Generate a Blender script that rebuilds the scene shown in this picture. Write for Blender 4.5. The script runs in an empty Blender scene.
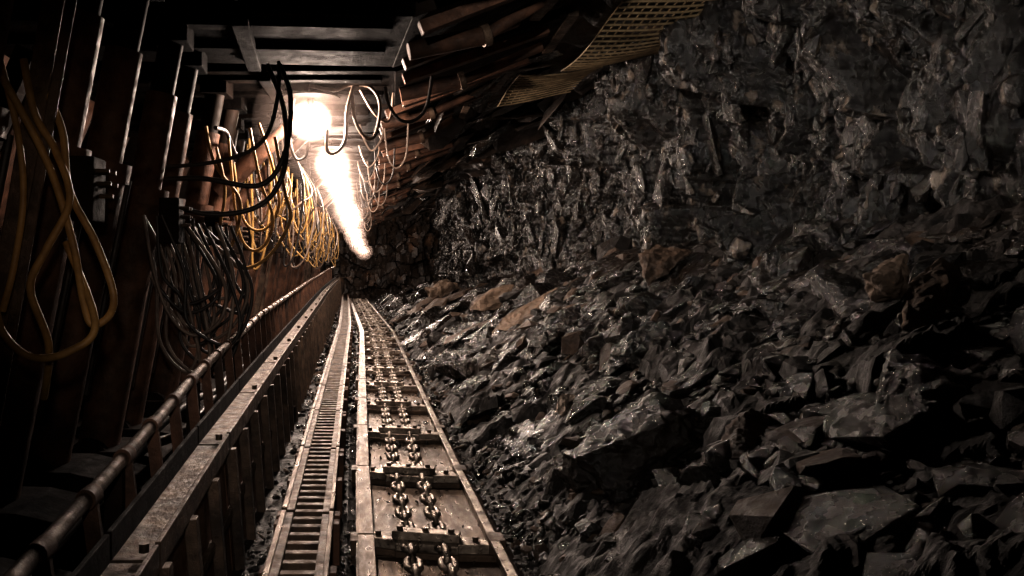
import bpy, math, random
import numpy as np
from mathutils import Vector, Matrix, Quaternion, noise as mnoise
random.seed(7); rng=np.random.default_rng(11)
EYE=1.65   # geometry is authored relative to eye level, then lifted
scene=bpy.context.scene

# ---------------------------------------------------------------- noise
def _h(ix,iy,iz,seed):
    ix=ix.astype(np.int64);iy=iy.astype(np.int64);iz=iz.astype(np.int64)
    n=(ix*73856093)^(iy*19349663)^(iz*83492791)^(seed*2654435761)
    n=(n^(n>>13))*1274126177 & 0x7fffffff
    n=(n^(n>>15))*2246822519 & 0x7fffffff
    n=n^(n>>11)
    return (n & 0xffffff)/float(0xffffff)
def vnoise(x,y,z=None,seed=0):
    x=np.asarray(x,float);y=np.asarray(y,float)
    z=np.zeros_like(x) if z is None else z
    fx,fy,fz=np.floor(x),np.floor(y),np.floor(z)
    u,v,w=x-fx,y-fy,z-fz
    u=u*u*(3-2*u);v=v*v*(3-2*v);w=w*w*(3-2*w)
    r=0
    for a in (0,1):
        for b in (0,1):
            for c in (0,1):
                r=r+_h(fx+a,fy+b,fz+c,seed)*(u if a else 1-u)*(v if b else 1-v)*(w if c else 1-w)
    return r
def fbm(x,y,seed=0,octv=4):
    s=0;a=.5;t=0
    for i in range(octv):
        s=s+a*vnoise(x*2**i,y*2**i,seed=seed+i*17);t+=a;a*=.5
    return s/t-.5
def ridged(x,y,seed=0,octv=5,gain=.58):
    s=0;a=1.;t=0
    for i in range(octv):
        n=vnoise(x*2.07**i+i*3.1,y*1.93**i-i*1.7,seed=seed+i*13);s=s+a*(1-np.abs(2*n-1));t+=a;a*=gain
    return s/t-.5
def cells(x,y,seed=0,tilt=1.0):
    fx,fy=np.floor(x),np.floor(y)
    d1=np.full(x.shape,9.);d2=np.full(x.shape,9.);val=np.zeros(x.shape)
    for a in (-1,0,1):
        for b in (-1,0,1):
            cx=fx+a;cy=fy+b;z0=np.zeros_like(cx)
            px=cx+_h(cx,cy,z0,seed+1);py=cy+_h(cx,cy,z0,seed+2)
            dx=x-px;dy=y-py;d=dx*dx+dy*dy
            v=_h(cx,cy,z0,seed+3)-.5+tilt*((_h(cx,cy,z0,seed+4)-.5)*dx+(_h(cx,cy,z0,seed+5)-.5)*dy)
            closer=d<d1
            d2=np.where(closer,d1,np.minimum(d2,d))
            val=np.where(closer,v,val)
            d1=np.where(closer,d,d1)
    return val,np.sqrt(d2)-np.sqrt(d1)
def blur(A,n=1):
    for _ in range(n):
        P=np.pad(A,1,mode='edge');A=(P[:-2,1:-1]+2*P[1:-1,1:-1]+P[2:,1:-1])/4
        P=np.pad(A,1,mode='edge');A=(P[1:-1,:-2]+2*P[1:-1,1:-1]+P[1:-1,2:])/4
    return A

# ---------------------------------------------------------------- materials
def mat(name,c1,c2,rough=(.4,.7),metal=0.,scale=4.,bump=.3,bscale=30.,c3=None,spec=.5,stretch=(1,1,1),c3amt=(.55,.7),c3scale=1.3,bdist=.02):
    m=bpy.data.materials.new(name);m.use_nodes=True
    nt=m.node_tree;N=nt.nodes;L=nt.links
    b=N['Principled BSDF']
    tc=N.new('ShaderNodeTexCoord');mp=N.new('ShaderNodeMapping');mp.inputs['Scale'].default_value=stretch
    L.new(tc.outputs['Object'],mp.inputs['Vector'])
    n1=N.new('ShaderNodeTexNoise');n1.inputs['Scale'].default_value=scale;n1.inputs['Detail'].default_value=8;n1.inputs['Roughness'].default_value=.65
    L.new(mp.outputs['Vector'],n1.inputs['Vector'])
    r=N.new('ShaderNodeValToRGB');r.color_ramp.elements[0].position=.35;r.color_ramp.elements[1].position=.68
    r.color_ramp.elements[0].color=(*c1,1);r.color_ramp.elements[1].color=(*c2,1)
    L.new(n1.outputs['Fac'],r.inputs['Fac'])
    col=r.outputs['Color']
    if c3:
        n3=N.new('ShaderNodeTexNoise');n3.inputs['Scale'].default_value=c3scale;n3.inputs['Detail'].default_value=6
        L.new(mp.outputs['Vector'],n3.inputs['Vector'])
        mr=N.new('ShaderNodeMapRange');mr.inputs['From Min'].default_value=c3amt[0];mr.inputs['From Max'].default_value=c3amt[1]
        L.new(n3.outputs['Fac'],mr.inputs['Value'])
        mx=N.new('ShaderNodeMix');mx.data_type='RGBA';mx.inputs[7].default_value=(*c3,1)
        L.new(mr.outputs['Result'],mx.inputs[0]);L.new(col,mx.inputs[6]);col=mx.outputs[2]
    L.new(col,b.inputs['Base Color'])
    n2=N.new('ShaderNodeTexNoise');n2.inputs['Scale'].default_value=scale*2.3;n2.inputs['Detail'].default_value=5
    L.new(mp.outputs['Vector'],n2.inputs['Vector'])
    rr=N.new('ShaderNodeMapRange');rr.inputs['From Min'].default_value=.35;rr.inputs['From Max'].default_value=.65
    rr.inputs['To Min'].default_value=rough[0];rr.inputs['To Max'].default_value=rough[1]
    L.new(n2.outputs['Fac'],rr.inputs['Value']);L.new(rr.outputs['Result'],b.inputs['Roughness'])
    b.inputs['Metallic'].default_value=metal
    b.inputs['Specular IOR Level'].default_value=spec
    n4=N.new('ShaderNodeTexNoise');n4.inputs['Scale'].default_value=bscale;n4.inputs['Detail'].default_value=8;n4.inputs['Roughness'].default_value=.7
    L.new(mp.outputs['Vector'],n4.inputs['Vector'])
    bp=N.new('ShaderNodeBump');bp.inputs['Strength'].default_value=bump;bp.inputs['Distance'].default_value=bdist
    L.new(n4.outputs['Fac'],bp.inputs['Height']);L.new(bp.outputs['Normal'],b.inputs['Normal'])
    return m
M={}
M['coalface']=mat('coal_face',(.004,.0031,.0023),(.021,.0158,.012),(.08,.40),scale=6,bump=.8,bscale=18,c3=(.19,.155,.125),stretch=(1,1.5,.7),spec=1.,bdist=.025,c3amt=(.61,.69),c3scale=6)  # pale c3 patches: chalky streaks, with highlights put into the colour too
M['coal']=mat('coal_lump',(.0033,.0024,.0018),(.014,.0098,.007),(.07,.40),scale=7,bump=.8,bscale=22,c3=(.026,.0165,.0105),spec=1.,c3amt=(.5,.7),bdist=.03)
M['fines']=mat('coal_fines',(.0035,.0024,.0017),(.014,.0094,.0062),(.3,.8),scale=6,bump=1,bscale=35,c3=(.022,.014,.0085))
M['shale']=mat('shale_rock',(.038,.024,.015),(.125,.08,.052),(.35,.75),scale=5,bump=.9,bscale=14,c3=(.016,.011,.008),bdist=.04)
M['shale2']=mat('pale_shale_rock',(.11,.078,.053),(.28,.205,.15),(.45,.8),scale=5,bump=.9,bscale=14,c3=(.05,.035,.025),bdist=.03)
M['roof']=mat('roof_rock',(.009,.006,.0045),(.042,.027,.018),(.3,.7),scale=2.5,bump=.9,bscale=10,c3=(.12,.068,.04),bdist=.04,stretch=(1,.6,1))
M['rust']=mat('rusty_steel',(.042,.021,.013),(.15,.075,.045),(.45,.8),metal=.1,scale=6,bump=.4,bscale=40,c3=(.02,.013,.010),spec=.3)
M['dusty']=mat('dusty_steel',(.042,.028,.019),(.15,.10,.068),(.34,.7),metal=.45,scale=9,bump=.5,bscale=50,c3=(.022,.014,.010),c3scale=3)
M['dark']=mat('dark_steel',(.006,.0042,.0034),(.018,.011,.008),(.65,.9),scale=5,bump=.4,bscale=30,spec=.12)
M['soot']=mat('coal_blackened_steel',(.0012,.0008,.0006),(.005,.0033,.0024),(.7,.95),scale=3,bump=.8,bscale=12,spec=.03,c3=(.012,.007,.0045),c3amt=(.55,.75),bdist=.03)  # canopy steel near black; the shade under the roof is in the colour
M['worn']=mat('worn_steel',(.05,.033,.022),(.18,.13,.092),(.26,.55),metal=.7,scale=4,bump=.35,bscale=30,stretch=(3,.8,1),c3=(.03,.019,.012),c3amt=(.45,.65),c3scale=2)
M['chain']=mat('chain_steel',(.17,.14,.115),(.50,.44,.38),(.24,.5),metal=.8,scale=14,bump=.4,bscale=60,c3=(.05,.034,.024),c3scale=8,c3amt=(.5,.64))
M['chrome']=mat('piston_steel',(.008,.006,.004),(.022,.014,.010),(.6,.8),scale=5,bump=.1,spec=.12)
M['yhose']=mat('yellow_hose',(.19,.105,.03),(.44,.27,.085),(.45,.7),scale=8,bump=.2,bscale=50)
M['bhose']=mat('black_hose',(.010,.008,.007),(.03,.022,.018),(.35,.6),scale=8,bump=.2,bscale=50)
M['ghose']=mat('grey_hose',(.09,.062,.047),(.22,.17,.135),(.35,.6),scale=8,bump=.2,bscale=50)
M['mesh']=mat('mesh_wire',(.17,.125,.07),(.40,.31,.19),(.4,.6),metal=.2,scale=8,bump=.1)

# ---------------------------------------------------------------- mesh builder
class B:
    def __init__(s): s.v=[];s.f=[];s.m=[];s.s=[];s.mats=[]
    def mi(s,k):
        if k not in s.mats:s.mats.append(k)
        return s.mats.index(k)
    def add(s,vs,fs,k,smooth=False):
        o=len(s.v);s.v.extend([tuple(v) for v in vs]);i=s.mi(k)
        for f in fs:s.f.append(tuple(o+a for a in f));s.m.append(i);s.s.append(smooth)
    def box(s,c,d,k,rot=None):
        c=Vector(c);R=rot or Matrix.Identity(3)
        vs=[c+R@Vector((x*d[0]/2,y*d[1]/2,z*d[2]/2)) for x in(-1,1) for y in(-1,1) for z in(-1,1)]
        s.add(vs,[(0,1,3,2),(4,6,7,5),(0,4,5,1),(2,3,7,6),(0,2,6,4),(1,5,7,3)],k)
    def beam(s,p,q,w,h,k,up=(0,0,1)):
        p=Vector(p);q=Vector(q);d=(q-p);L=d.length;d.normalize();u=Vector(up)
        sd=d.cross(u).normalized();u=sd.cross(d)
        R=Matrix((d,sd,u)).transposed();s.box((p+q)/2,(L,w,h),k,R)
    def prism(s,pts,ext,k):
        n=len(pts);e=Vector(ext);vs=[Vector(p) for p in pts]+[Vector(p)+e for p in pts]
        fs=[tuple(range(n))[::-1],tuple(range(n,2*n))]+[(i,(i+1)%n,n+(i+1)%n,n+i) for i in range(n)]
        s.add(vs,fs,k)
    def tube(s,pts,r,k,n=10,closed=False,smooth=True,cap=True):
        P=[Vector(p) for p in pts];m=len(P)
        T=[]
        for i in range(m):
            a=P[(i-1)%m] if closed or i>0 else P[i];b=P[(i+1)%m] if closed or i<m-1 else P[i]
            T.append((b-a).normalized())
        u=T[0].orthogonal().normalized();vs=[]
        rr=r if hasattr(r,'__len__') else [r]*m
        for i in range(m):
            if i>0:
                q=T[i-1].rotation_difference(T[i]);u=q@u
            w=T[i].cross(u)
            for j in range(n):
                a=2*math.pi*j/n;vs.append(P[i]+(u*math.cos(a)+w*math.sin(a))*rr[i])
        fs=[]
        for i in range(m if closed else m-1):
            i2=(i+1)%m
            for j in range(n):fs.append((i*n+j,i*n+(j+1)%n,i2*n+(j+1)%n,i2*n+j))
        s.add(vs,fs,k,smooth)
        if cap and not closed:
            s.add(vs[:n],[tuple(range(n))[::-1]],k);s.add(vs[-n:],[tuple(range(n))],k)
    def obj(s,name,bevel=0,origin=None):
        me=bpy.data.meshes.new(name);o=Vector(origin or (0,0,0))
        me.from_pydata([(v[0]-o[0],v[1]-o[1],v[2]-o[2]) for v in s.v],[],s.f)
        for k in s.mats:me.materials.append(M[k])
        me.polygons.foreach_set('material_index',s.m);me.polygons.foreach_set('use_smooth',s.s);me.update()
        ob=bpy.data.objects.new(name,me);scene.collection.objects.link(ob);ob.location=(o[0],o[1],o[2]+EYE)
        if bevel:
            md=ob.modifiers.new('b','BEVEL');md.width=bevel;md.segments=2;md.limit_method='ANGLE';md.angle_limit=math.radians(50)
        return ob
def spline(pts,n=8,closed=False):
    P=[Vector(p) for p in pts];m=len(P);out=[]
    for i in range(m if closed else m-1):
        g=lambda j:P[j%m] if closed else P[max(0,min(m-1,j))]
        a,b,c,d=g(i-1),g(i),g(i+1),g(i+2)
        for t in range(n):
            t=t/n;out.append(.5*((2*b)+(-a+c)*t+(2*a-5*b+4*c-d)*t*t+(-a+3*b-3*c+d)*t**3))
    if not closed:out.append(P[-1])
    return out
def npmesh(name,V,F,mats,mi=None,smooth=False):
    me=bpy.data.meshes.new(name);V=V.copy();V[:,2]+=EYE
    n=F.shape[1];me.vertices.add(len(V));me.vertices.foreach_set('co',V.astype(np.float32).ravel())
    me.loops.add(F.size);me.loops.foreach_set('vertex_index',F.astype(np.int32).ravel())
    me.polygons.add(len(F));me.polygons.foreach_set('loop_start',np.arange(0,F.size,n,dtype=np.int32))
    try: me.polygons.foreach_set('loop_total',np.full(len(F),n,dtype=np.int32))
    except Exception: pass
    for k in mats:me.materials.append(M[k])
    if mi is not None:me.polygons.foreach_set('material_index',mi.astype(np.int32))
    me.polygons.foreach_set('use_smooth',np.full(len(F),smooth))
    me.update(calc_edges=True);me.validate()
    ob=bpy.data.objects.new(name,me);scene.collection.objects.link(ob);return ob
def gridfaces(a,b):
    i=np.arange((a-1)*b).reshape(a-1,b)[:,:-1].ravel()
    return np.stack([i,i+b,i+b+1,i+1],1)

# ---------------------------------------------------------------- ground / rubble
YE=40.
def wallbase(y): return np.interp(y,[0,2,5,9,14,19.4,37,60],[.5,.5,.4,.25,-.12,-.5,-1.0,-1.1])
def rub(x,y):
    t=np.clip((x-.95)/3.05,0,1.3)
    z=-1.66+(wallbase(y)+1.66)*t**.92
    amp=np.clip(t*6,0,1)
    return z+amp*(fbm(x*.9,y*.9,5,3)*.42)
NX,NY=220,900
ys=1.2*np.exp(np.linspace(0,math.log(YE/1.2),NY))
xs=np.linspace(.82,4.9,NX)
X,Y=np.meshgrid(xs,ys)
Zr=rub(X,Y);amp=np.clip((X-.85)*3,0,1)
c1,e1=cells(X*2.2+fbm(X*3,Y*3,61,2)*.3,Y*2.2,21,1.5);c2,e2=cells(X*7,Y*7,31,1.4)
Zr=Zr+amp*(blur(c1*.17+c2*.06,1)+ridged(X*5,Y*5,9,4)*.08)
V=np.stack([X,Y,Zr],-1).reshape(-1,3)
npmesh('floor_rubble_slope',V,gridfaces(NY,NX),['fines'])

# ---------------------------------------------------------------- coal face wall
NZ=260;NYW=1500
ys=1.2*np.exp(np.linspace(0,math.log(YE/1.2),NYW));zs=np.linspace(-1.4,3.1,NZ)
Z,Y=np.meshgrid(zs,ys)
wy=Y+fbm(Y*.9,Z*.35,70,2)*.35;wz=Z+fbm(Y*.8,Z*.6,71,2)*.5
c1,e1=cells(wy*.75,wz*.5,41,1.8);c2,e2=cells(wy*2.4,wz*.9,43,1.7);c3,e3=cells(wy*6,wz*2.0,47,1.6)
XW=4.0+fbm(Y*.35,Z*.25,3,3)*1.0+blur(c1*.6+c2*.32,2)+blur(c3*.13,1)
XW+=ridged(Y*1.6+Z*.25,Z*.45,52,3,.6)*.34+ridged(Y*5+Z*.6,Z*2.,53,4,.65)*.14
XW-=np.clip(Z-1.55+fbm(Y*.8,Z*0,77)*.8,0,.35)*1.1
XW+=blur(np.clip(.12-e2,0,.12)*1.8,1)
V=np.stack([XW,Y,Z],-1).reshape(-1,3)
npmesh('wall_right',V,gridfaces(NYW,NZ),['coalface'])
WG=(XW,Y,Z)

# ---------------------------------------------------------------- roof
NX=170
ys=1.0*np.exp(np.linspace(0,math.log(YE/1.0),700));xs=np.linspace(-4.6,5.0,NX)
X,Y=np.meshgrid(xs,ys)
c1,_=cells(X*.8+fbm(X,Y,8,2)*.4,Y*.5,81,1.5);c2,_=cells(X*2.6,Y*1.5,83,1.5);c3,_=cells(X*8,Y*5,85,1.4)
ZR=2.62+fbm(X*.4,Y*.3,4,3)*.5+blur(c1*.32+c2*.14+c3*.05,1)
V=np.stack([X,Y,ZR],-1).reshape(-1,3)
npmesh('ceiling',V,gridfaces(700,NX)[:,::-1],['roof'])

xs=np.linspace(-4.6,.95,90);ys=1.0*np.exp(np.linspace(0,math.log(YE),400))
X,Y=np.meshgrid(xs,ys);Zf=-1.66+fbm(X*2,Y*2,15)*.05+np.where((X>-.78)&(X<-.02),.06,0)+fbm(X*12,Y*12,16)*.04
npmesh('floor',np.stack([X,Y,Zf],-1).reshape(-1,3),gridfaces(400,90),['fines'])
zs=np.linspace(-1.8,3.2,60);ys=np.linspace(.8,YE,300);Z,Y=np.meshgrid(zs,ys)
c1,_=cells(Y*1.2,Z*1.2,91,1.5)
npmesh('wall_left',np.stack([-4.4+c1*.3,Y,Z],-1).reshape(-1,3),gridfaces(300,60)[:,::-1],['roof'])
xs=np.linspace(-4.8,5.2,150);zs=np.linspace(-1.8,3.3,80);Z,X=np.meshgrid(zs,xs)
c1,_=cells(X*1.2,Z*1.,95,1.5);c2,_=cells(X*4,Z*2.,96,1.5)
npmesh('wall_end',np.stack([X,YE-.9+c1*.7+c2*.3-X*.1,Z],-1).reshape(-1,3),gridfaces(150,80),['roof'])

# ---------------------------------------------------------------- loose rocks
import bmesh
def hull(bm):
    h=bmesh.ops.convex_hull(bm,input=bm.verts)
    g=list({v for v in h['geom_interior']+h['geom_unused'] if isinstance(v,bmesh.types.BMVert)})
    if g:bmesh.ops.delete(bm,geom=g,context='VERTS')
def rockproto(seed,n=16,flat=1.):
    r=random.Random(seed);bm=bmesh.new()
    for i in range(n):
        v=Vector((r.gauss(0,1),r.gauss(0,1),r.gauss(0,1))).normalized()
        mx=max(abs(v.x),abs(v.y),abs(v.z));v=v*(.45+.55/mx)*r.uniform(.85,1.)
        bm.verts.new((v.x,v.y*.8,v.z*.6*flat))
    hull(bm)
    bmesh.ops.triangulate(bm,faces=bm.faces)
    bm.verts.index_update();V=np.array([v.co[:] for v in bm.verts]);F=np.array([[v.index for v in f.verts] for f in bm.faces]);bm.free()
    return V,F
protos=[rockproto(100+i,random.choice([18,22,26,32]),random.choice([.5,.8,1.1])) for i in range(24)]
def rot3(a,b,c):return np.array(Matrix.Rotation(c,3,'Z')@Matrix.Rotation(b,3,'Y')@Matrix.Rotation(a,3,'X'))
SL=np.array(Matrix.Rotation(-.5,3,'Y'))
def rocks(name,items,mats):
    VV=[];FF=[];MI=[];o=0;r=np.random.default_rng(len(items))
    for (p,R,S,k) in items:
        V,F=protos[r.integers(len(protos))]
        P=(V*S)@R.T+np.array(p);VV.append(P);FF.append(F+o);o+=len(P);MI.append(np.full(len(F),k))
    return npmesh(name,np.concatenate(VV),np.concatenate(FF),mats,np.concatenate(MI))
def slope_items(N,ylo,yhi,smin,med,sig,probs,seed,tl,smax=.26,zs=(.5,1.1)):
    r=np.random.default_rng(seed);it=[]
    y=ylo*np.exp(r.random(N)*math.log(yhi/ylo));x=.95+r.random(N)**.9*2.9;z=rub(x,y)
    sz=np.clip(med*np.exp(r.normal(0,sig,N)),smin,smax)*np.clip(y/7,.8,1.8)
    for i in range(N):
        s=sz[i]
        if x[i]<1.15:s=min(s,.06)
        it.append(((x[i],y[i],z[i]+s*.2),SL@rot3(r.normal(0,tl),r.normal(0,tl),r.random()*6.28),np.array([1,r.uniform(.6,1.1),r.uniform(*zs)])*s,r.choice(len(probs),p=probs)))
    return it
rocks('coal_rubble',slope_items(28000,1.4,37,.009,.025,.8,[.69,.09,.22],5,.3)+slope_items(520,1.8,37,.06,.10,.55,[.80,.20,0],6,.22,.32)+slope_items(150,2,37,.12,.2,.35,[.85,.15,0],16,.16,.34,(.2,.35)),['coal','shale','fines'])
r=np.random.default_rng(8);it=[]
for i in range(360):
    x=.95+r.random()**.9*2.9;y=8.6*math.exp(r.random()*math.log(37/8.6))
    if x>1.9 and y<11.5:continue
    s=min(.6,max(.15,.32*math.exp(r.normal(0,.5))))*min(1.8,max(.8,y/7))
    it.append(((x,y,2.05+.25*(x-.3)+r.normal(0,.1)),SL@rot3(r.normal(0,.2),.1+r.normal(0,.2),r.normal(0,1.2)),np.array([1,r.uniform(.5,1.),r.uniform(.12,.3)])*s,int(r.random()<.3)))
rocks('loose_roof_slab',it,['roof','coal'])
it=[];XW,YW,ZW=WG
for i in range(9500):
    a=r.integers(150,NYW-30);c=r.integers(60,NZ-5);x,y,z=XW[a,c],YW[a,c],ZW[a,c]
    if z<wallbase(y)-.3:continue
    s=min(.22,max(.02,.05*math.exp(r.normal(0,.65))))*min(2.2,max(.8,y/7))
    it.append(((x+s*.1,y,z),rot3(r.normal(0,.25),r.normal(0,.25),r.normal(0,.5)),np.array([r.uniform(.25,.6),r.uniform(.4,.9),r.uniform(1.,3.2)])*s,int(r.random()<.25)))
rocks('coal_face_block',it,['coalface','coal'])
it=[]
for i in range(3400):
    y=1.6*math.exp(r.random()*math.log(34/1.6));q=r.random();s=min(.06,max(.008,.018*math.exp(r.normal(0,.55))))*min(2,max(.8,y/7))
    if q<.5:x=.80+abs(r.normal(0,.09));z=-1.60+min(.1,max(0,(x-.8)*.1))+.01
    elif q<.64:x=r.uniform(.08,.72);z=-1.6+s*.3;s*=.8
    elif q<.87:x=r.uniform(-.6,-.42);z=-1.59
    else:x=r.uniform(-.09,0.0);z=-1.59
    it.append(((x,y,z+s*.3),rot3(r.normal(0,.5),r.normal(0,.5),r.random()*6.28),np.array([1,.9,.8])*s,int(r.random()<.2)))
rocks('spilt_coal',it,['coal','shale'])

def boulder(name,x,y,dims,rot,k,seed,dz=.0,n=20):
    r=random.Random(seed);bm=bmesh.new()
    for i in range(n):
        v=Vector((r.gauss(0,1),r.gauss(0,1),r.gauss(0,1))).normalized();mx=max(abs(v.x),abs(v.y),abs(v.z));v=v/mx*r.uniform(.72,1.)
        bm.verts.new((v.x*dims[0]/2,v.y*dims[1]/2,v.z*dims[2]/2))
    hull(bm)
    bmesh.ops.triangulate(bm,faces=bm.faces)
    for it in range(5):
        L=max(dims)*.06
        es=[e for e in bm.edges if e.calc_length()>L]
        if not es:break
        bmesh.ops.subdivide_edges(bm,edges=es,cuts=1);bmesh.ops.triangulate(bm,faces=bm.faces)
    bm.normal_update();m=min(dims)
    for v in bm.verts:
        p=v.co*3/ max(m,.15)+Vector((seed,0,0))
        q=mnoise.voronoi(p*.7)[0];d=(q[1]-q[0])
        v.co+=v.normal*m*(.10*mnoise.fractal(p,.9,2.,4)+.10*min(d,.6)-.04)
    me=bpy.data.meshes.new(name);bm.to_mesh(me);bm.free();me.materials.append(M[k])
    ob=bpy.data.objects.new(name,me);scene.collection.objects.link(ob)
    zz=float(rub(np.array([x]),np.array([y]))[0])
    ob.location=(x,y,zz+dims[2]*.2+dz+EYE);ob.rotation_euler=rot
    return ob
for i,(x,y,d,rt,k,dz) in enumerate([
 (1.55,4.6,(.85,.7,.42),(.1,-.5,.2),'coal',.0),
 (1.9,3.9,(.42,.22,.14),(.1,-.5,.6),'shale',.06),
 (2.9,4.35,(.30,.24,.24),(.2,-.3,.3),'shale2',.12),
 (2.82,3.92,(.46,.18,.14),(.2,-1.0,.3),'shale2',.16),
 (3.15,8.3,(.7,.5,.3),(.1,-.4,.4),'shale',.2),
 (2.4,11.,(1.3,.6,.2),(.1,-.5,.5),'shale2',.24),
 (2.4,22.,(1.1,.9,.7),(.1,-.3,.4),'shale2',.1),
 (2.3,6.3,(.6,.45,.32),(.1,-.35,.5),'coal',.08),
 (2.45,3.6,(.22,.18,.12),(.1,-.3,.5),'shale',.07),
 (1.55,5.9,(.26,.12,.05),(.2,-.7,.9),'chain',.16),
 (1.3,8.6,(.6,.35,.12),(.1,-.3,.3),'coal',.1),
 (2.9,6.6,(.5,.25,.16),(.3,-.5,.9),'coal',.06),
 (2.1,8.4,(.8,.45,.22),(.2,-.6,.2),'coal',.12),
 (3.4,6.2,(.5,.4,.3),(.2,-.4,.2),'coal',.05),
 (2.3,3.2,(.5,.4,.2),(.2,-.4,.8),'coal',.06),
 (1.5,3.3,(.4,.3,.16),(.1,-.4,.3),'coal',.05),
 (1.22,9.6,(.5,.7,.3),(.1,-.2,.3),'coal',.1),
 (2.6,14.5,(1.2,.7,.4),(.1,-.3,.8),'shale2',.18)]):
    boulder('rock_slab' if d[2]<.23 else 'fallen_boulder',x,y,d,rt,k,300+i,dz)

# ---------------------------------------------------------------- chain conveyor
par=bpy.data.objects.new('armoured_chain_conveyor',None);scene.collection.objects.link(par)
def child(ob):
    ob.parent=par;return ob
YC=37.
def cx(y): return .03+.10*max(0,min(1,(y-6)/12))-.65*max(0,(y-18)/30)
b=B();PL=1.5;y=1.4;i=0;W=.74
while y<YC-1.5:
    y2=y+PL-.02;a=cx(y);c=cx(y2);D=-1.6
    b.prism([(a,y,D),(a+W,y,D),(c+W,y2,D),(c,y2,D)],(0,0,-.04),'worn')
    b.beam((a-.01,y,D+.05),(c-.01,y2,D+.05),.03,.12,'worn')
    b.beam((a+.03,y,D+.115),(c+.03,y2,D+.115),.09,.02,'worn')
    b.beam((a+W+.005,y,D+.045),(c+W+.005,y2,D+.045),.03,.11,'chain')
    b.beam((a+W-.015,y,D+.105),(c+W-.015,y2,D+.105),.05,.018,'chain')
    b.prism([(a+W+.02,y,D+.09),(a+W+.13,y,D-.05),(c+W+.13,y2,D-.05),(c+W+.02,y2,D+.09)],(0,0,-.02),'dusty')
    b.box((c+W,y2,D+.05),(.09,.14,.13),'dusty');b.box((c-.02,y2,D+.05),(.07,.14,.13),'dusty')
    y+=PL;i+=1
child(b.obj('trough_pan',.004))
b=B()
Lk=.19;Wd=.105;rb=.019;P=.145
def link(cxx,yy,zz,vert):
    pts=[];hl=Lk/2-Wd/2;rr=Wd/2-rb
    for k in range(5):
        a=-math.pi/2+math.pi*k/4;pts.append((rr*math.sin(a),hl+rr*math.cos(a)))
    for k in range(5):
        a=math.pi/2-math.pi*k/4;pts.append((rr*math.sin(a),-hl-rr*math.cos(a)))
    out=[(cxx,yy+v,zz+u) if vert else (cxx+u,yy+v,zz) for (u,v) in pts]
    b.tube(out,rb,'chain',n=7,closed=True)
y=1.5;n=0
while y<YC-1.5:
    for off in(.27,.45):
        link(cx(y)+off,y,-1.6+(.055 if n%2 else .06),n%2==1)
    y+=P;n+=1
child(b.obj('drag_chain'))
b=B();y=3.02
while y<YC-1.5:
    a=cx(y);z=-1.6;sk=-.20
    for (x0,x1,w0,w1,h) in((.02,.19,.09,.15,.085),(.19,.53,.16,.16,.075),(.53,.72,.15,.09,.085)):
        yy0=y+sk*(x0-.38);yy1=y+sk*(x1-.38)
        b.prism([(a+x0,yy0-w0/2,z),(a+x1,yy1-w1/2,z),(a+x1,yy1+w1/2,z),(a+x0,yy0+w0/2,z)],(0,0,h),'chain')
        b.prism([(a+x0,yy0-w0/2-.03,z),(a+x1,yy1-w1/2-.03,z),(a+x1,yy1-w1/2,z),(a+x0,yy0-w0/2,z)],(0,0,h*.45),'dusty')
    b.beam((a+.18,y+sk*(-.2),z+.10),(a+.55,y+sk*.17,z+.10),.08,.05,'chain')
    for q in(.10,.22,.36,.5,.63):b.tube([(a+q,y+sk*(q-.38),z+.07),(a+q,y+sk*(q-.38),z+(.145 if .2<q<.6 else .11))],.02,'worn',n=6,smooth=False)
    y+=1.42 if y<12 else 1.3
child(b.obj('flight_bar',.006))

# ---------------------------------------------------------------- haulage rack
b=B();y=1.3
def rx(y):return -.385+.06*max(0,min(1,(y-8)/20))-.42*max(0,(y-18)/30)
while y<YC-1.5:
    y2=y+1.46;z=-1.33
    for (o,w,h) in((.03,.06,.13),(.235,.05,.11)):
        b.beam((rx(y)+o,y,z-.05),(rx(y2)+o,y2,z-.05),w,h,'dusty')
    b.beam((rx(y)+.005,y,z+.018),(rx(y2)+.005,y2,z+.018),.03,.02,'worn')
    b.beam((rx(y)+.26,y,z+.012),(rx(y2)+.26,y2,z+.012),.025,.02,'worn')
    b.prism([(rx(y)+.0,y,z-.12),(rx(y)+.26,y,z-.12),(rx(y2)+.26,y2,z-.12),(rx(y2),y2,z-.12)],(0,0,-.03),'dark')
    t=y+.06
    while t<y2-.02 and t<30:
        b.beam((rx(t)+.05,t,z-.03),(rx(t)+.22,t,z-.03),.05,.045,'dusty');t+=.125
    for t in(y+.05,y+.75,y2-.05):
        b.box((rx(t)-.015,t,z-.16),(.05,.09,.28),'rust');b.box((rx(t)+.28,t,z-.16),(.05,.09,.28),'rust')
    y+=1.5
b.obj('haulage_rack',.005)

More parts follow.
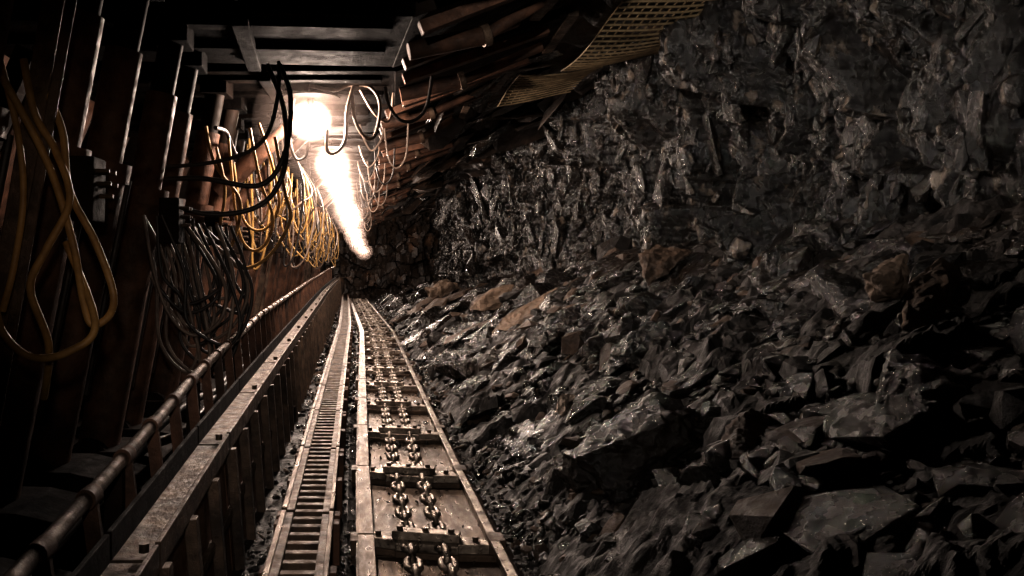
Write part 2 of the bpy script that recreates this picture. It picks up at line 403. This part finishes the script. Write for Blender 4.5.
# ---------------------------------------------------------------- spill plate with cable tray and handrail
railz=lambda y:float(np.interp(y,[1.2,2.44,4.65,7.6,15,28.8,45],[-.88,-.81,-.61,-.475,-.33,-.12,0]))
trayz=lambda y:float(np.interp(y,[1.5,2.67,4.29,7.06,20,45],[-1.05,-1.0,-.94,-.88,-.66,-.55]))
b=B();y=1.2
while y<35.5:
    y2=y+1.48
    b.beam((-.75,y,trayz(y)-.02),(-.75,y2,trayz(y2)-.02),.16,.045,'dusty')
    b.beam((-.665,y,trayz(y)+.015),(-.665,y2,trayz(y2)+.015),.02,.10,'dusty')
    b.beam((-.83,y,trayz(y)+.03),(-.83,y2,trayz(y2)+.03),.02,.14,'dark')
    b.prism([(-.69,y,trayz(y)-.03),(-.69,y2,trayz(y2)-.03),(-.64,y2,-1.62),(-.64,y,-1.62)],(-.025,0,0),'rust')
    b.beam((-.655,y,-1.3),(-.655,y2,-1.3),.03,.05,'dusty')
    for t in(y+.04,y+.5,y+1.0):
        b.beam((-.655,t,trayz(t)-.03),(-.605,t,-1.62),.06,.05,'dusty',up=(1,0,0))
    b.tube([(-.72,y+.03,trayz(y)+.02),(-.72,y+.03,trayz(y)+.05)],.02,'worn',n=6)
    y+=1.5
b.obj('spill_plate',.004)
b=B()
b.tube(spline([(-.9+random.uniform(-.006,.006),yy,railz(yy)) for yy in np.concatenate([np.arange(1.2,12,.8),np.arange(12,37,3)])],4),.028,'dusty',n=14)
y=1.45
while y<30:
    z=railz(y)
    b.beam((-.9,y,z-.01),(-.86,y,trayz(y)-.1),.055,.022,'rust',up=(0,1,0))
    b.tube([(-.9,y-.04,z),(-.9,y+.04,z)],.036,'rust',n=14)
    y+=.42
b.tube([(-.93,1.2,-1.12),(-.93,6,-1.0),(-.93,20,-.85)],.02,'rust')
for y in np.arange(1.6,30,1.5):b.beam((-.93,y,railz(y)-.05),(-.93,y,-1.66),.07,.05,'dark',up=(0,1,0))
b.obj('handrail')

# ---------------------------------------------------------------- powered roof support
def make_support(L,zt,ram,guard):
    b=B();w=1.5
    b.box((-1.6,0,1.90),(3.9,w,.18),'soot')
    for yy in(-.5,.15):b.beam((-3.4,yy,1.80),(.2,yy,1.80),.14,.06,'soot')
    b.beam((-.9,-.7,1.77),(-.9,.7,1.77),.12,.08,'soot')
    b.prism([(.32,-w/2,1.8),(L,-w/2,zt),(L,-w/2,zt+.08),(.32,-w/2,1.94)],(0,w,0),'dark')
    for yy in(-.55,.55):
        b.beam((.4,yy,1.79),(L-.2,yy,zt-.08),.12,.11,'rust')
    b.box((L,0,zt+.02),(.1,w,.1),'dusty')
    b.tube([(.38,0,1.76),(1.0,0,1.90)],.075,'rust',n=20);b.tube([(1.0,0,1.90),(L-.15,0,zt-.10)],.05,'rust',n=16)
    b.tube([(.97,0,1.89),(1.03,0,1.91)],.09,'dusty',n=20)
    for yy in(-.38,.38):
        b.tube([(-1.95,yy,-1.35),(-1.62,yy,.55)],.15,'rust',n=24);b.tube([(-1.63,yy,.48),(-1.615,yy,.6)],.175,'rust',n=24)
        b.tube([(-1.615,yy,.6),(-1.5,yy,1.3)],.115,'rust',n=24);b.tube([(-1.5,yy,1.3),(-1.42,yy,1.75)],.09,'chrome',n=24)
        b.box((-1.42,yy,1.74),(.26,.34,.16),'soot')
        b.tube([(-1.97,yy-.2,-1.36),(-1.97,yy+.2,-1.36)],.14,'dark',n=16)
        b.tube([(-1.75,yy+.17,-.9),(-1.5,yy+.17,.5)],.02,'bhose',n=8)
        b.prism([(-1.05,yy-.24,-1.66),(-1.2,yy-.24,-1.4),(-1.7,yy-.24,-1.3),(-3.6,yy-.24,-1.3),(-3.6,yy-.24,-1.66)],(0,.48,0),'dark')
        b.beam((-2.7,yy,-1.25),(-3.3,yy,.2),.18,.16,'rust',up=(0,1,0));b.beam((-3.3,yy,-1.25),(-3.75,yy,.0),.18,.14,'rust',up=(0,1,0))
    b.prism([(-3.0,-w/2,1.85),(-3.9,-w/2,.0),(-4.0,-w/2,.1),(-3.2,-w/2,1.95)],(0,w,0),'rust')
    b.beam((-2.6,0,1.7),(-3.2,0,.3),.16,.16,'dark',up=(0,1,0))
    b.box((-1.38,-.62,.35),(.14,.2,.32),'dark')
    for k in range(5):b.tube([(-1.31,-.69+.035*k,.44-.06*(k%3)),(-1.24,-.69+.035*k,.44-.06*(k%3))],.012,'dusty',n=8)
    if guard:
        b.beam((-1.28,.68,1.7),(-1.75,.68,-1.3),.10,.02,'dusty',up=(0,1,0))
        b.beam((-1.18,.62,1.65),(-1.60,.62,-.9),.05,.02,'dusty',up=(0,1,0))
    b.box((-1.1,0,-1.5),(.9,.2,.16),'dark')
    if ram:
        b.tube([(-1.5,.1,.75),(-.95,.1,1.3)],.10,'rust',n=18);b.tube([(-.95,.1,1.3),(-.5,.1,1.72)],.06,'rust',n=16)
    return b.obj('powered_roof_support',.008)
sups=[make_support(1.35,2.06,False,True),make_support(1.95,2.34,True,False),make_support(1.6,2.28,False,False)]
ysup=[2.9+1.75*i for i in range(20)]
order=[0,2,2,1,1,2,0,1,2,1,1,2,0,1,2]
used=set()
for i,yy in enumerate(ysup):
    k=order[i%15]
    o=sups[k] if k not in used else sups[k].copy()
    if k in used:scene.collection.objects.link(o)
    used.add(k)
    o.location=(random.uniform(-.1,.1),yy,EYE+random.uniform(-.05,.06));o.rotation_euler=(random.uniform(-.02,.02),random.uniform(-.03,.03),random.uniform(-.05,.05))

# ---------------------------------------------------------------- hoses
def hose(name,strands):
    b=B()
    for (pts,r,k) in strands:b.tube(spline(pts,8),r,k,n=10)
    return b.obj(name)
hose('yellow_hydraulic_hose',[
 ([(-1.45,3.5,.9),(-1.40,3.5,.66),(-1.31,3.5,.50),(-1.23,3.45,.28),(-1.31,3.4,.07),(-1.38,3.4,-.10),(-1.34,3.5,-.35),(-1.4,3.6,-.6)],.017,'yhose'),
 ([(-1.42,3.6,.85),(-1.30,3.55,.6),(-1.25,3.5,.33),(-1.14,3.5,.11),(-1.06,3.5,-.11),(-1.08,3.52,-.22),(-1.15,3.5,-.26),(-1.19,3.5,-.15),(-1.22,3.45,.11),(-1.33,3.45,.45),(-1.5,3.4,.8)],.017,'yhose'),
 ([(-1.7,3.4,.2),(-1.55,3.4,-.1),(-1.5,3.4,-.28),(-1.38,3.4,-.39),(-1.22,3.4,-.37),(-1.12,3.45,-.25),(-1.3,3.6,.1)],.017,'yhose'),
 ([(-1.55,3.45,.95),(-1.46,3.45,.6),(-1.43,3.45,.3),(-1.47,3.45,0.),(-1.52,3.45,-.2)],.015,'yhose')])
hose('yellow_hydraulic_hose',[
 ([(-1.4,7.5,1.3),(-1.31,7.5,.94),(-1.08,7.5,.61),(-1.12,7.5,.28),(-1.2,7.5,.15),(-1.27,7.5,.3),(-1.22,7.5,.7),(-1.3,7.5,1.1)],.016,'yhose'),
 ([(-.75,7.5,1.2),(-.66,7.5,.7),(-.61,7.5,.42),(-.8,7.5,.09),(-1.03,7.5,-.03),(-1.17,7.5,.05),(-1.3,7.5,.4)],.016,'yhose'),
 ([(-1.0,7.6,1.3),(-.9,7.6,.8),(-.78,7.6,.45),(-.85,7.6,.2),(-1.0,7.6,.15),(-1.12,7.6,.4),(-1.2,7.6,1.2)],.015,'yhose'),
 ([(-.95,7.9,1.4),(-.82,7.9,1.0),(-.75,7.9,.6),(-.9,7.9,.35),(-1.1,7.9,.45),(-1.2,7.9,1.0)],.015,'yhose')])
st=[([(-1.9,6,.7),(-1.61,6,.64),(-1.16,6,.65),(-.71,6,.6),(-.52,6,.86),(-.5,6.2,1.3),(-.6,6.4,1.6)],.02,'bhose'),
 ([(-1.8,6,.55),(-1.5,6,.49),(-1.09,6,.38),(-.71,6,.45),(-.53,6,.72),(-.55,6.2,1.2),(-.7,6.4,1.6)],.02,'bhose'),
 ([(-1.9,6.1,.8),(-1.5,6.1,.75),(-1.0,6.1,.8),(-.7,6.1,.95),(-.6,6.2,1.3),(-.6,6.3,1.6)],.016,'bhose')]
for k in range(18):
    x0=-1.5+.02*k+random.uniform(-.09,.09);d=random.uniform(-.95,-.25);ww=random.uniform(.2,.62);yy=5.9+random.uniform(-.35,.35);q=random.uniform(-.12,.12)
    st.append(([(x0-.1,yy,.35),(x0+q,yy,-.05),(x0+ww*.15,yy,d*.7),(x0+ww*.5+q,yy+.05,d),(x0+ww*.8,yy+.05,d*.75),(x0+ww*.75-q,yy+.1,-.1),(x0+.15,yy+.2,.3)],.013,random.choice(['bhose','bhose','ghose'])))
hose('black_hose_bundle',st)
hose('lamp_cable',[
 ([(-.45,7.9,1.77),(-.2,8,1.75),(-.05,8,1.8),(.15,8,1.78),(.25,8,1.6),(.2,8,1.3),(.1,8,1.28),(0,8,1.45),(-.03,8,1.7)],.018,'ghose'),
 ([(.3,8,1.78),(.34,8,1.6),(.45,8,1.45),(.6,8,1.45),(.72,8,1.6),(.78,8,1.98)],.018,'bhose'),
 ([(-.28,8,1.35),(-.28,8,1.15),(-.2,8,1.12),(-.1,8,1.25),(-.08,8,1.55),(-.02,8,1.78)],.018,'ghose'),
 ([(-.62,8.1,1.7),(-.66,8.1,1.3),(-.6,8.1,1.08),(-.5,8.1,1.1),(-.47,8.1,1.25)],.016,'bhose'),
 ([(.05,8.2,1.8),(.2,8.2,1.55),(.35,8.3,1.5),(.4,8.3,1.8)],.014,'ghose')])
for si in range(4,19):
    yy=ysup[si];s2=[]
    for k in range(6):
        x0=random.uniform(-1.45,-1.0);d=random.uniform(-.1,.9);ww=random.uniform(.15,.4);y0=yy+random.uniform(-.5,.5);q=random.uniform(-.12,.12)
        s2.append(([(x0,y0,1.5),(x0+q,y0,1.5-(1.5-d)*.6),(x0+ww*.4-q,y0,d),(x0+ww*.85,y0,d+.2),(x0+ww+q,y0+.1,1.1),(x0+ww*.6,y0+.1,1.6)],.015,random.choice(['yhose','yhose','bhose','ghose'])))
    for k in range(2):
        x0=random.uniform(0,.4);d=random.uniform(1.15,1.45)
        s2.append(([(x0,yy,1.74),(x0+.05,yy,d+.15),(x0+.15,yy,d),(x0+.27,yy,d+.15),(x0+.3,yy,1.77)],.013,random.choice(['bhose','ghose'])))
    hose('hanging_hose_loops',s2)
hose('power_cable',[([(-1.3,y,-1.2+.08*math.sin(y*1.7)) for y in np.arange(1.2,30,1.2)],.035,'bhose'),
 ([(-1.2,y,-1.05+.07*math.sin(y*1.3+1)) for y in np.arange(1.2,30,1.2)],.028,'bhose'),
 ([(-1.22,y,1.2+.07*math.sin(y*3.59)) for y in np.arange(7,36,.6)],.02,'bhose')])

# ---------------------------------------------------------------- steel roof mesh
b=B()
def mz(x,y):return 2.28+.12*(x-2)+.05*math.sin(y*2)+.04*math.sin(x*3+y)
for (x0,x1,y0,y1) in((2.45,3.7,7.3,9.5),(2.0,3.0,9.7,11.2)):
    x=x0
    while x<x1:
        b.tube([(x,t,mz(x,t)) for t in np.linspace(y0,y1,12)],.009,'mesh',n=5);x+=.085
    y=y0
    while y<y1:
        b.tube([(t,y,mz(t,y)-.012) for t in np.linspace(x0,x1,10)],.013,'mesh',n=5);y+=.13
b.obj('steel_roof_mesh')

# ---------------------------------------------------------------- lamps, each inside added scatter spheres that imitate camera bloom
def halomat(name,d):
    m=bpy.data.materials.new(name);m.use_nodes=True;nt=m.node_tree;nt.nodes.clear()
    o=nt.nodes.new('ShaderNodeOutputMaterial');vs=nt.nodes.new('ShaderNodeVolumeScatter');vs.inputs['Color'].default_value=(1,.82,.74,1);vs.inputs['Density'].default_value=d;vs.inputs['Anisotropy'].default_value=.3
    nt.links.new(vs.outputs[0],o.inputs['Volume']);return m
M['dust']=halomat('airborne_dust',.12);M['dust2']=halomat('airborne_dust_thin',.03)
LY=[(8.1,-.45,1.46),(11.6,-.33,1.46),(13.4,-.31,1.43),(15.4,-.27,1.42),(18,-.23,1.40),(21,-.17,1.36),(24.5,-.1,1.25),(28.5,.0,1.05),(33,.15,.85),(36,.4,.62)]
for i,(y,x,z) in enumerate(LY):
    b=B()
    b.tube([(x,y,z+.22),(x,y,z+.235)],.30,'soot',n=28)  # wide disc added to keep bulb light off the canopies
    b.tube([(x,y,z+.11),(x,y,z+.22)],.035,'dark',n=12)
    for t in range(4):
        a=t*math.pi/4;c_,s_=math.cos(a),math.sin(a)
        b.tube(spline([(x-.03*c_,y-.03*s_,z+.16),(x-.125*c_,y-.125*s_,z+.03),(x,y,z-.13),(x+.125*c_,y+.125*s_,z+.03),(x+.03*c_,y+.03*s_,z+.16)],4),.004,'dusty',n=5)
    for s in(-.1,.1):b.tube([(x,y+s,z+.23),(x,y+s,1.84)],.012,'dark',n=6)
    lo=b.obj('mine_lamp')
    L=bpy.data.lights.new('bulb','POINT');L.energy=[430,360,200,200,200,220,240,240,220,150][i];L.color=(1,.81,.69);L.shadow_soft_size=.10 if i<2 else .115
    o=bpy.data.objects.new('bulb',L);o.location=(x,y,z);scene.collection.objects.link(o);o.parent=lo
    for (rad,mk) in ((.22 if i<1 else .27 if i<5 else .42,'dust'),(.6,'dust2')):
        if rad==.6 and i>5:continue
        bm=bmesh.new();bmesh.ops.create_icosphere(bm,subdivisions=3,radius=rad)
        me=bpy.data.meshes.new('dust');bm.to_mesh(me);bm.free();me.materials.append(M[mk])
        o=bpy.data.objects.new('airborne_dust',me);o.location=(x,y,z);scene.collection.objects.link(o);o.parent=lo
def spot(loc,tgt,e,size,col,rad=.12):
    L=bpy.data.lights.new('work_light','SPOT');L.energy=e;L.spot_size=math.radians(size);L.spot_blend=.9;L.color=col;L.shadow_soft_size=rad
    o=bpy.data.objects.new('work_light',L);o.location=(loc[0],loc[1],loc[2]+EYE)
    o.rotation_euler=(Vector(tgt)-Vector(loc)).to_track_quat('-Z','Y').to_euler();scene.collection.objects.link(o)
spot((-.3,1.8,1.2),(4,7.5,1.9),560,62,(1,.90,.80),.04)  # added fill for the coal face, placed out of view
spot((-.1,.2,.35),(.3,6,-1.2),150,52,(1,.86,.74),.05)  # stands in for a camera flash on the conveyor
spot((-.15,.2,.4),(-1.5,6.5,.1),55,32,(1,.74,.56),.05)  # weak flash stand-in, added for the support legs and left hoses

w=bpy.data.worlds.new('w');scene.world=w;w.use_nodes=True
w.node_tree.nodes['Background'].inputs[0].default_value=(.02,.012,.008,1);w.node_tree.nodes['Background'].inputs[1].default_value=.1

cam=bpy.data.cameras.new('camera');cam.sensor_width=36;cam.lens=28.125;cam.shift_x=(512-355)/1024;cam.shift_y=-(288-265)/1024;cam.clip_start=.05
co=bpy.data.objects.new('camera',cam);co.location=(0,0,EYE);co.rotation_euler=(math.pi/2,0,0);scene.collection.objects.link(co);scene.camera=co
scene.view_settings.view_transform='Standard'
scene.view_settings.exposure=.35
scene.view_settings.gamma=.80
